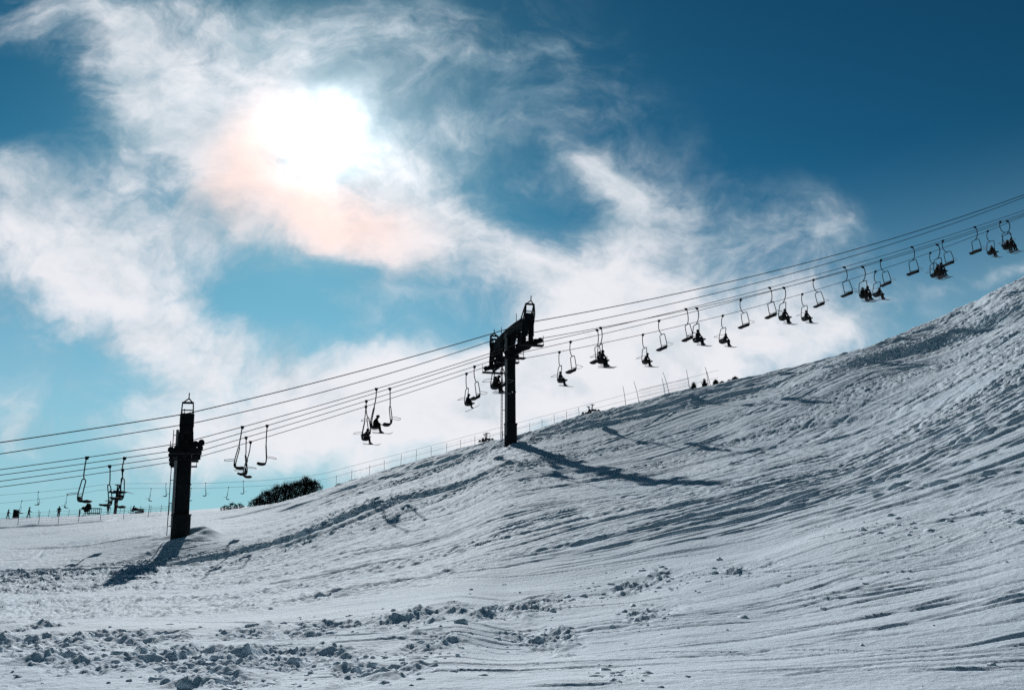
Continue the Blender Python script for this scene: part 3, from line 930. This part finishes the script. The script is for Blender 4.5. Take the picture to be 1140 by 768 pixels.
# ------------------------------------------------------------------ fences and poles
def net_fence(name, P, hpost, rad, netm, label, h0, h1, cell=.35, wire=.012):
    """posts standing at ground points P, netting between them"""
    root = empty(name, P[0]); o0 = Vector(P[0]); tag(root, label, 'fence')
    for p in P:
        m = MB(); q = Vector(p) - o0; hp = hpost*random.uniform(.9, 1.1)
        m.tube([q + Vector((0, 0, -.4)), q + Vector((random.uniform(-.08, .08), 0, hp))], rad, 6); m.build('post', M_POST, root, True)
    m = MB()
    for a, b in zip(P[:-1], P[1:]):
        a = Vector(a)-o0; b = Vector(b)-o0; n = max(2, int((b-a).length/cell))
        lev = [h0 + (h1-h0)*k/3 for k in range(4)]
        for h in lev:
            m.tube([a+Vector((0, 0, h)), (a+b)/2+Vector((0, 0, h-.05)), b+Vector((0, 0, h))], wire*(1.5 if h == lev[-1] else .8), 4, False)
        for k in range(n):
            q = a + (b-a)*(k+.5)/n
            m.tube([q+Vector((0, 0, h0)), q+Vector((0, 0, h1))], wire*.6, 3, False)
    m.build('net', netm, root)
    return root


def crest_pt(px, back=3.0, kmin=11.0):
    """ground point just behind the crest seen at image column px"""
    u = None; best = None
    uc, _ = uw(px, 480)
    for _ in range(2):
        Yp, wp = loft([uc], np.linspace(10, 12, 160)); j = int(np.argmax(wp[:, 0])); Y = Yp[j, 0]
        x, y = to_px(uc*Y, Y, EYE+wp[j, 0]*Y); uc = uc*1.0 + (px-x)/F
    Y += back
    return Vector((uc*Y, Y, ground_z(uc*Y, Y)))


P = [crest_pt(x, 2.5) for x in (352, 374, 391, 411, 428, 446, 463, 480, 497, 513, 529, 546, 560, 590, 603, 617.5, 631, 645)]
net_fence('net_fence', P, 1.2, .022, M_NETG, 'low net fence with thin posts running along the hill crest behind the middle pylon', .35, 1.0, .8, .005)
# lower left: fence line along the edge of the snowfield
P = []
for x, y in ((-60, 590), (-20, 586.5), (20, 584), (43, 583), (65, 581.5), (87, 580), (112, 577), (138, 574.5), (165, 571.5), (188, 569)):
    Y = 108; u, w = uw(x, y); P.append(Vector((u*Y, Y, ground_z(u*Y, Y))))
net_fence('rope_fence', P, 1.75, .035, M_NETG, 'thin posts with netting along the dark edge at the far left', .3, 1.2, .6)
P = [Vector((x, 146, ground_z(x, 146))) for x in np.linspace(-106, -60, 26)]
net_fence('far_fence', P, 1.3, .035, M_NET, 'long reddish net fence beside the people on the far left skyline', .15, 1.0, .5)
for i, (x, yb, yt, tl, lab) in enumerate((
    (697, 449, 428, -.25, 'thin bamboo pole on the crest, leftmost of the tall ones'),
    (712, 444, 421, -.5, 'tall leaning bamboo pole at the left end of the orange net'),
    (741, 439, 419, -.3, 'thin pole in front of the orange net, left of a taller leaning one'),
    (746, 438, 413, -.6, 'tall leaning pole in the middle of the orange net'),
    (768, 433, 410, -.25, 'thin pole at the right end of the orange net, left of the small conifers'),
    (789, 428, 408, -.2, 'thin upright pole among the small conifers, left of its twin'),
    (791.5, 428, 407, -.5, 'leaning pole among the small conifers, right of its twin'))):
    g = crest_pt(x, 1.0); Hh = (yb-yt)*g.y/F*1.04
    m = MB(); m.tube([g+Vector((0, 0, -.4)), g+Vector((tl*.45, 0, Hh*.5)), g+Vector((tl, 0, Hh))], [.03, .026, .018], 6)
    tag(m.build('marker_pole', M_POST, None, True), lab, 'pole', 'bamboo marker poles on the crest')
P = [crest_pt(x, 1.3) for x in (712, 728, 746, 768)]
net_fence('orange_net', P, .2, .015, M_NET, 'pale orange safety net strung between the tall bamboo poles', .1, 1.25, .12, .009)

# ------------------------------------------------------------------ thicket and small trees
def twigs(n, h, rx, ry, shape, up=1.0, size=.09):
    """fine bare twigs and leaf clumps through a crown volume -> (stem MB, crown MB)"""
    st, cr = MB(), MB()
    for k in range(7):
        a = random.uniform(0, 6.28); e = Vector((math.cos(a)*rx*random.uniform(.3, .9), math.sin(a)*ry*random.uniform(.3, .9), h*random.uniform(.6, .98)))
        st.tube([(0, 0, -.5), e*.45 + Vector((0, 0, h*.06)), e], [.06, .035, .012], 5, False)
    for k in range(n):
        t = random.random()**(1.35 if up > .9 and n > 1000 else 1); a = random.uniform(0, 6.28); r = math.sqrt(random.random())
        prof = shape(t)
        c = Vector((math.cos(a)*rx*r*prof, math.sin(a)*ry*r*prof, h*t))
        c += Vector((random.gauss(0, .05), random.gauss(0, .05), random.gauss(0, .06)))*h*.3
        if k % 2 == 0:
            d = Vector((random.gauss(0, .5), random.gauss(0, .5), up)).normalized()*random.uniform(.12, .26*h+.1)*(.4+.6*(c.z > .5*h))
            cr.tube([c, c+d], [.016, .006], 3, False)
        else:
            q = Quaternion((random.gauss(0, 1), random.gauss(0, 1), random.gauss(0, 1)), random.uniform(0, 3)).normalized()
            s = size*random.uniform(.6, 1.5)
            cr.add([c + q @ Vector(v)*s for v in ((-1, -.5, 0), (1, -.6, .1), (.8, .6, 0), (-.7, .5, -.1))], [(0, 1, 2, 3)])
    return st, cr


def plant(name, pos, h, rx, n, shape, label, cat, group, matl, size=.09):
    root = empty(name, pos); tag(root, label, cat, group)
    st, cr = twigs(n, h, rx, rx*.9, shape, 1.0, size)
    st.build('stem' if cat == 'shrub' else 'trunk', M_TWIG, root, True); cr.build('crown', matl, root)
    return root


bushy = lambda t: math.sin(math.pi*min(1, .12+t*.85))**.6
cone = lambda t: max(.05, (1-t))*1.05
SHRUBS = [(287, 9, 'low rounded shrub at the left end of the thicket'), (297, 16, 'leafless shrub with ragged top in the left half of the thicket'), (308, 19, 'tall bare shrub in the middle of the thicket, left of centre'),
      (318, 18, 'dense shrub in the very middle of the thicket'), (328, 17, 'dense dark shrub left of the distant pylon tip'), (339, 19, 'darkest shrub, right under the distant pylon tip'), (348, 12, 'low shrub at the right end of the thicket by the fence')]
for px, hp, lab in SHRUBS:
    Y = 108 + random.uniform(-3, 4)
    yb = np.interp(px, [260, 300, 352], [566, 562, 546])
    p = at(px, yb, Y); h = hp*Y/F*.88 + .9
    plant('bare_shrub', p - Vector((0, 0, .9)), h, 1.1 + .36*h*.5, 2300, bushy, lab, 'shrub', 'shrubs of the dark thicket behind the crest', M_TWIG, .085)
for px, yb, hp, lab in ((251, 567, 4, 'tiny pale shrub tuft on the far snowfield, leftmost of three'), (258, 566.5, 6, 'tiny shrub tuft on the far snowfield, middle of three'), (266, 566, 5, 'tiny shrub tuft beside the big thicket, rightmost of three')):
    p = at(px, yb, 128); plant('snow_shrub', p - Vector((0, 0, .4)), hp*128/F + .4, .9, 260, bushy, lab, 'shrub', 'shrub tufts left of the thicket', M_TWIG, .11)
for px, hp, rx, shp, nm, lab in (
    (772.5, 9, .75, cone, 'young_conifer', 'small pointed conifer on the crest, left of its twin, at the net end'),
    (784.5, 10, .6, cone, 'young_conifer', 'slender young conifer on the crest between the net end and the twin poles'),
    (797, 7, .4, bushy, 'young_conifer', 'flat-topped little tree just right of the twin poles'),
    (804, 4, .42, bushy, 'low_bush', 'low dark bush between the flat-topped tree and the round one'),
    (812, 4, .3, bushy, 'low_bush', 'smallest dark tuft left of the round bush on the crest'),
    (818.5, 6, .5, bushy, 'low_bush', 'round dark bush, rightmost plant on the crest')):
    g = crest_pt(px, 2.0); h = hp*g.y/F
    plant(nm, g - Vector((0, 0, .15)), h, rx*.8, 900, shp, lab, 'tree' if nm == 'young_conifer' else 'shrub', 'small trees on the crest', M_NEEDLE, .06)

# ------------------------------------------------------------------ people and gear on the far left skyline
def standing(stride, arm, cloth, poles):
    root = empty('person')
    J = {'pel': ((0, 0, .92), (.15, .17)), 'bel': ((.01, 0, 1.1), (.14, .17)), 'che': ((.02, 0, 1.32), (.15, .2)), 'nek': ((.03, 0, 1.5), .07), 'hed': ((.05, 0, 1.63), (.105, .1)), 'top': ((.04, 0, 1.73), .075)}
    E = [('pel', 'bel'), ('bel', 'che'), ('che', 'nek'), ('nek', 'hed'), ('hed', 'top')]
    for k, s in (('l', 1), ('r', -1)):
        J['sho'+k] = ((.02, s*.22, 1.42), .085); J['elb'+k] = ((.06+arm*s*.5, s*.3, 1.16), .062); J['wri'+k] = ((.25+arm*s, s*.28, 1.02), .045)
        E += [('che', 'sho'+k), ('sho'+k, 'elb'+k), ('elb'+k, 'wri'+k)]
        hand(J, E, k, J['wri'+k][0], (.7, 0, -.6), s)
        J['hip'+k] = ((0, s*.11, .88), .11); J['kne'+k] = ((.06+stride*s*.6, s*.13, .5), .082); J['ank'+k] = ((stride*s, s*.14, .1), .065); J['toe'+k] = ((.2+stride*s, s*.15, .05), .055)
        E += [('pel', 'hip'+k), ('hip'+k, 'kne'+k), ('kne'+k, 'ank'+k), ('ank'+k, 'toe'+k)]
    b = bpy.data.objects.new('body', skin_mesh('body', J, E, cloth)); COL.objects.link(b); b.parent = root
    helmet_mesh((.045, 0, 1.68)).build('helmet', M_HELM, root, True)
    return root


ST = [standing(.22, .1, M_CLOTH, 0), standing(.05, .02, M_CLOTH, 0)]
stu = [False, False]
for px, v, sz, rz, lab in ((8.5, 0, .95, .3, 'leftmost of the people on the skyline, legs apart, in dark clothes'),
                           (31.5, 0, 1.1, .4, 'striding person in dark clothes right of the dark box on the skyline'),
                           (65, 1, 1.05, -1.2, 'upright person standing alone between the fence posts on the skyline'),
                           (119.5, 1, .95, 1.6, 'person standing just left of the distant round-headed pylon'),
                           (88, 1, .7, 0, 'smallest standing figure, just left of the round snow gun')):
    q = ST[v] if not stu[v] else copy_tree(ST[v]); stu[v] = True
    u, _ = uw(px, 574); Y = 145.0
    q.location = (u*Y, Y, surf_z(u*Y, Y)-.02); q.scale = (sz,)*3; q.rotation_euler = (0, 0, rz); tag(q, lab, 'person', 'people on the far left skyline')


def sky_obj(px, Y=145.0):
    u, _ = uw(px, 574); return Vector((u*Y, Y, surf_z(u*Y, Y)))


root = empty('control_box', sky_obj(17.3), .2); tag(root, 'dark upright box between the two leftmost people on the skyline', 'box')
m = MB(); m.box((0, 0, .75), (.75, .7, 1.4)); m.build('cabinet', M_STEEL, root, False, .03)
m = MB(); m.beam([(-.44, 0, 1.5), (0, 0, 1.56), (.44, 0, 1.5)], .84, .07, (0, 1, 0)); m.build('roof', M_STEEL, root)
m = MB(); m.box((0, -.36, .8), (.5, .03, .9)); m.build('door', M_STEEL, root)
root = empty('snow_gun', sky_obj(95.5), .15); tag(root, 'dark round-drummed snow gun on the far left skyline', 'snow gun')
m = MB(); m.tube([(-.4, 0, 1.5), (-.45, 0, 1.45), (.1, 0, 1.55), (.5, 0, 1.6), (.62, 0, 1.62)], [.3, .62, .66, .6, .5], 18); m.build('fan_drum', M_STEEL, root, True)
m = MB()
for a in range(3):
    m.tube([(0, 0, .95), (.7*math.cos(a*2.1), .7*math.sin(a*2.1), -.1)], .06, 6)
m.box((0, 0, .95), (.7, .6, .5)); m.build('stand', M_STEEL, root)
root = empty('rail_panel', sky_obj(103.5), .15); tag(root, 'barred dark barrier panel standing right of the snow gun', 'barrier')
m = MB()
for x in np.linspace(-1.0, 1.0, 7): m.box((x, 0, .6), (.07, .06, 1.3))
m.build('bars', M_STEEL, root); m = MB(); m.box((0, .03, 1.2), (2.2, .1, .16)); m.box((0, .03, .35), (2.2, .1, .22)); m.build('rails', M_STEEL, root)
root = empty('snowmobile', sky_obj(152), .1); tag(root, 'low dark snowmobile on the skyline just left of the tall pylon', 'snowmobile')
m = MB(); m.beam([(-.95, 0, .38), (-.6, 0, .62), (-.2, 0, .68), (.4, 0, .5), (.95, 0, .46), (1.2, 0, .36)], [.6, .8, .8, .6, .5, .4], [.3, .5, .55, .4, .35, .2], (0, 1, 0)); m.build('body', M_STEEL, root, False, .04)
m = MB(); m.box((.75, 0, .72), (.9, .42, .16)); m.build('seat', M_SEAT, root, False, .04)
m = MB(); m.beam([(-.75, 0, .85), (-.55, 0, 1.35)], .6, .04, (0, 1, 0)); m.build('windshield', M_STEEL, root)
m = MB(); m.box((.4, 0, .14), (1.5, .45, .26)); m.build('track', M_RUB, root, False, .06)
for s in (-1, 1):
    m = MB(); m.beam([(-1.35, s*.45, .22), (-1.2, s*.45, .06), (-.4, s*.45, .05)], .14, .05, (0, 1, 0)); m.tube([(-.75, s*.45, .06), (-.7, s*.3, .5)], .04, 6); m.build('ski', M_STEEL, root)
m = MB(); m.tube([(-.35, -.35, 1.0), (-.4, 0, 1.02), (-.35, .35, 1.0)], .03, 6); m.tube([(-.4, 0, 1.02), (-.5, 0, .8)], .03, 6); m.build('handlebar', M_RUB, root)

# ------------------------------------------------------------------ sun and sky
us_, ws_ = uw(356, 143)
SUN = Vector((us_, 1, ws_)).normalized()
el = math.asin(SUN.z); az = math.atan2(SUN.x, SUN.y)
ld = bpy.data.lights.new('sun', 'SUN'); ld.energy = 3.8; ld.angle = R(.55); ld.color = (1.0, .985, .965)
lo = bpy.data.objects.new('sun', ld); lo.rotation_euler = SUN.to_track_quat('Z', 'Y').to_euler(); lo.location = SUN*100; COL.objects.link(lo)

wd = bpy.data.worlds.new('World'); scene.world = wd; wd.use_nodes = True
nt = wd.node_tree; N = nt.nodes; L = nt.links.new
N.clear()
def node(t, **k):
    n = N.new(t)
    for a, b in k.items(): setattr(n, a, b)
    return n
def setin(sock, v):
    if isinstance(v, bpy.types.NodeSocket): L(v, sock)
    else: sock.default_value = v
def math_(op, a, b=None, c=None, clamp=False):
    n = node('ShaderNodeMath', operation=op, use_clamp=clamp); setin(n.inputs[0], a)
    if b is not None: setin(n.inputs[1], b)
    if c is not None: setin(n.inputs[2], c)
    return n.outputs[0]
def mixc(f, a, b):
    n = node('ShaderNodeMix', data_type='RGBA'); setin(n.inputs[0], f); setin(n.inputs[6], a); setin(n.inputs[7], b); return n.outputs[2]
def rgb(*c): return (*c, 1)
def smooth(x, a, b):
    n = node('ShaderNodeMapRange', interpolation_type='SMOOTHSTEP', clamp=True); setin(n.inputs[0], x); n.inputs[1].default_value = a; n.inputs[2].default_value = b; return n.outputs[0]
def noise(v, scale, detail=5, rough=.55, dist=0.0, color=False):
    n = node('ShaderNodeTexNoise'); L(v, n.inputs['Vector']); n.inputs['Scale'].default_value = scale; n.inputs['Detail'].default_value = detail; n.inputs['Roughness'].default_value = rough; n.inputs['Distortion'].default_value = dist
    return n.outputs['Color'] if color else n.outputs['Fac']
def vmath(op, a, b=None, s=None):
    n = node('ShaderNodeVectorMath', operation=op); setin(n.inputs[0], a)
    if b is not None: setin(n.inputs[1], b)
    if s is not None: n.inputs['Scale'].default_value = s
    return n.outputs[0]
def mapping(v, loc=(0,0,0), rot=(0,0,0), sc=(1,1,1), typ='POINT'):
    n = node('ShaderNodeMapping', vector_type=typ); L(v, n.inputs[0]); n.inputs[1].default_value = loc; n.inputs[2].default_value = rot; n.inputs[3].default_value = sc; return n.outputs[0]

tc = node('ShaderNodeTexCoord'); sep = node('ShaderNodeSeparateXYZ'); L(tc.outputs['Generated'], sep.inputs[0])
ys = math_('MAXIMUM', sep.outputs[1], .08)
U_ = math_('DIVIDE', sep.outputs[0], ys); V_ = math_('DIVIDE', sep.outputs[2], ys)
cmb = node('ShaderNodeCombineXYZ'); L(U_, cmb.inputs[0]); L(V_, cmb.inputs[1])
P0 = cmb.outputs[0]                                       # bearing chart of the sunward sky
front = smooth(sep.outputs[1], .25, .6)
# slow + fine turbulence that drags the cloud edges about
wa = vmath('SUBTRACT', noise(P0, 3.2, 3, .5, 0, True), (.5, .5, .5))
wb = vmath('SUBTRACT', noise(P0, 11, 4, .6, 0, True), (.5, .5, .5))
PW = vmath('ADD', vmath('ADD', P0, vmath('SCALE', wa, s=.15)), vmath('SCALE', wb, s=.055))


def gauss(p, px, py, sx, sy, rot, amp):
    u, w = uw(px, py)
    # chart axes: x right, y up; image rot is clockwise
    v = mapping(p, (u, w, 0), (0, 0, -R(rot)), (sx/F, sy/F, 1), 'TEXTURE')
    n = node('ShaderNodeVectorMath', operation='DOT_PRODUCT'); L(v, n.inputs[0]); L(v, n.inputs[1])
    e = math_('EXPONENT', math_('MULTIPLY', n.outputs['Value'], -1.0))
    return math_('MULTIPLY', e, amp)


def total(p, lst):
    t = None
    for g in lst:
        x = gauss(p, *g); t = x if t is None else math_('ADD', t, x)
    return t


CLOUDS = [(90,10,130,50,32,.95),(250,40,150,85,35,1.0),(170,110,125,64,44,.95),(240,180,120,85,44,.92),(370,260,90,45,30,.62),(60,285,170,75,14,1.05),(10,195,110,34,14,.72),(170,350,120,50,25,.72),
          (310,255,80,50,40,.45),(470,245,80,45,20,.60),(550,285,110,45,18,.80),(450,45,170,60,8,.28),(685,205,50,24,38,.70),(735,245,100,50,25,.66),(885,255,70,44,0,.74),(700,290,80,50,40,.40),
          (650,335,115,58,14,.95),(740,395,200,62,-12,1.15),(540,430,210,68,-15,1.02),(400,450,170,60,-12,.85),(270,490,160,50,-10,.66),(880,395,130,45,-16,.58),
          (1110,302,80,10,-14,.50),(215,410,70,30,30,.58),(440,185,60,45,20,.72),(600,140,210,120,0,.32),(30,480,110,50,0,.50),
          (200,100,230,130,35,.15),(490,120,120,140,0,.22),(590,90,120,120,0,.12),(90,310,180,90,14,.20),
          (10,8,50,20,0,.5),(28,100,62,36,28,-1.05),(310,350,95,26,22,-.42),(300,330,260,120,10,.10),(500,372,80,26,-20,-.45),(620,240,36,30,20,-.35),(215,75,26,45,30,-.3),(1000,60,260,130,0,-.3)]
STR = .075
G = total(PW, CLOUDS)
fa = noise(mapping(PW, (0,0,0), (0,0,R(40)), (1.0, 1.5, 1)), 5.0, 10, .60, .4)
fb = noise(PW, 17, 8, .62, .2)
room = math_('ADD', smooth(G, -.1, .45), .10)              # open sky stays open
turb = math_('ADD', math_('MULTIPLY', math_('SUBTRACT', fa, .5), 2.6), math_('MULTIPLY', math_('SUBTRACT', fb, .5), 1.0))
dens = math_('ADD', G, math_('MULTIPLY', turb, room))
dens = math_('MULTIPLY', smooth(dens, .0, 1.42), math_('MULTIPLY', front, .97))

sky = node('ShaderNodeTexSky', sky_type='NISHITA', sun_disc=False)
sky.sun_elevation = el; sky.sun_rotation = az; sky.altitude = 1500; sky.air_density = 1.0; sky.dust_density = .4; sky.ozone_density = 2.5
skyc = node('ShaderNodeMix', data_type='RGBA', blend_type='MULTIPLY'); skyc.inputs[0].default_value = 1
L(sky.outputs[0], skyc.inputs[6]); skyc.inputs[7].default_value = (.56*STR, .98*STR, 1.0*STR, 1)
gm = node('ShaderNodeGamma'); L(skyc.outputs[2], gm.inputs[0]); gm.inputs[1].default_value = 1.7
gs = node('ShaderNodeVectorMath', operation='MULTIPLY'); L(gm.outputs[0], gs.inputs[0]); gs.inputs[1].default_value = (1.1/STR, 1.55/STR, 1.12/STR)
gs2 = node('ShaderNodeVectorMath', operation='SCALE'); L(gs.outputs[0], gs2.inputs[0]); L(math_('ADD', math_('MULTIPLY', smooth(sep.outputs[1], -.1, .55), .65), .35), gs2.inputs['Scale'])      # deepest blue opposite the sun
bg_sky = mixc(math_('MULTIPLY', smooth(sep.outputs[2], .44, .02), math_('ADD', math_('MULTIPLY', front, .8), .12)), gs2.outputs[0], (.32/STR, .54/STR, .67/STR, 1))
# clouds: lit through from behind, greyer where thick
K = 1.0/STR
tone = noise(mapping(PW, (3,1,0), (0,0,R(30)), (1, 1.5, 1)), 6.5, 9, .62)
cl_dim = rgb(.30*K, .44*K, .53*K); cl_brt = rgb(.86*K, .86*K, .90*K)
low = smooth(V_, .58, .18)                                # whiter towards the horizon
f1 = math_('ADD', math_('MULTIPLY', tone, 2.0), math_('MULTIPLY', low, .42))
f1 = math_('ADD', f1, math_('MULTIPLY', dens, .45))
cloudc = mixc(smooth(f1, .95, 1.95), cl_dim, cl_brt)
col = mixc(dens, bg_sky, cloudc)
# light of the sun spread in thin cloud, with a faint peach corona below it
def add(a, b):
    n = node('ShaderNodeMix', data_type='RGBA', blend_type='ADD'); n.inputs[0].default_value = 1; setin(n.inputs[6], a); setin(n.inputs[7], b); return n.outputs[2]
def scalec(f, c):
    n = node('ShaderNodeVectorMath', operation='SCALE'); n.inputs[0].default_value = c; setin(n.inputs['Scale'], f); return n.outputs[0]
PG = vmath('ADD', P0, vmath('SCALE', wb, s=.09))
PC = vmath('ADD', PG, vmath('SCALE', wa, s=.10))
core = math_('MULTIPLY', gauss(PC, 362, 149, 43, 50, 20, 1.0), math_('ADD', math_('MULTIPLY', tone, .5), .8))
halo = gauss(PC, 361, 153, 108, 98, 30, 1.0)
wide = gauss(P0, 355, 160, 240, 190, 20, 1.0)
peach = gauss(PG, 368, 238, 95, 46, 20, 1.0)
peach2 = gauss(PG, 275, 170, 48, 78, 20, 1.0)
veil = math_('ADD', math_('MULTIPLY', dens, .6), .5)
pf = math_('MULTIPLY', math_('ADD', peach, math_('MULTIPLY', peach2, .75)), math_('ADD', math_('MULTIPLY', dens, .65), .27))
col = mixc(math_('MULTIPLY', pf, front), col, rgb(.92*K, .62*K, .53*K))
col = add(col, scalec(math_('MULTIPLY', core, front), (1.45*K, 1.42*K, 1.38*K)))
col = add(col, scalec(math_('MULTIPLY', math_('MULTIPLY', halo, front), veil), (.62*K, .57*K, .55*K)))
col = add(col, scalec(math_('MULTIPLY', wide, front), (.085*K, .095*K, .10*K)))
bgn = node('ShaderNodeBackground'); L(col, bgn.inputs[0]); bgn.inputs[1].default_value = STR
out = node('ShaderNodeOutputWorld'); L(bgn.outputs[0], out.inputs[0])
wd.cycles.sampling_method = 'MANUAL'; wd.cycles.sample_map_resolution = 1024

# ------------------------------------------------------------------ camera and output
cd = bpy.data.cameras.new('camera'); cd.sensor_width = 36; cd.sensor_fit = 'HORIZONTAL'; cd.lens = 36*F/W0
cd.clip_start = .05; cd.clip_end = 20000
co = bpy.data.objects.new('camera', cd); co.location = (0, 0, EYE); co.rotation_euler = (math.pi/2 + PITCH, 0, 0); COL.objects.link(co)
scene.camera = co
vs = scene.view_settings; vs.view_transform = 'Standard'; vs.look = 'None'; vs.gamma = 1; vs.exposure = 0; vs.use_curve_mapping = False
scene.cycles.max_bounces = 5; scene.cycles.diffuse_bounces = 2; scene.cycles.glossy_bounces = 2
scene.cycles.use_denoising = False
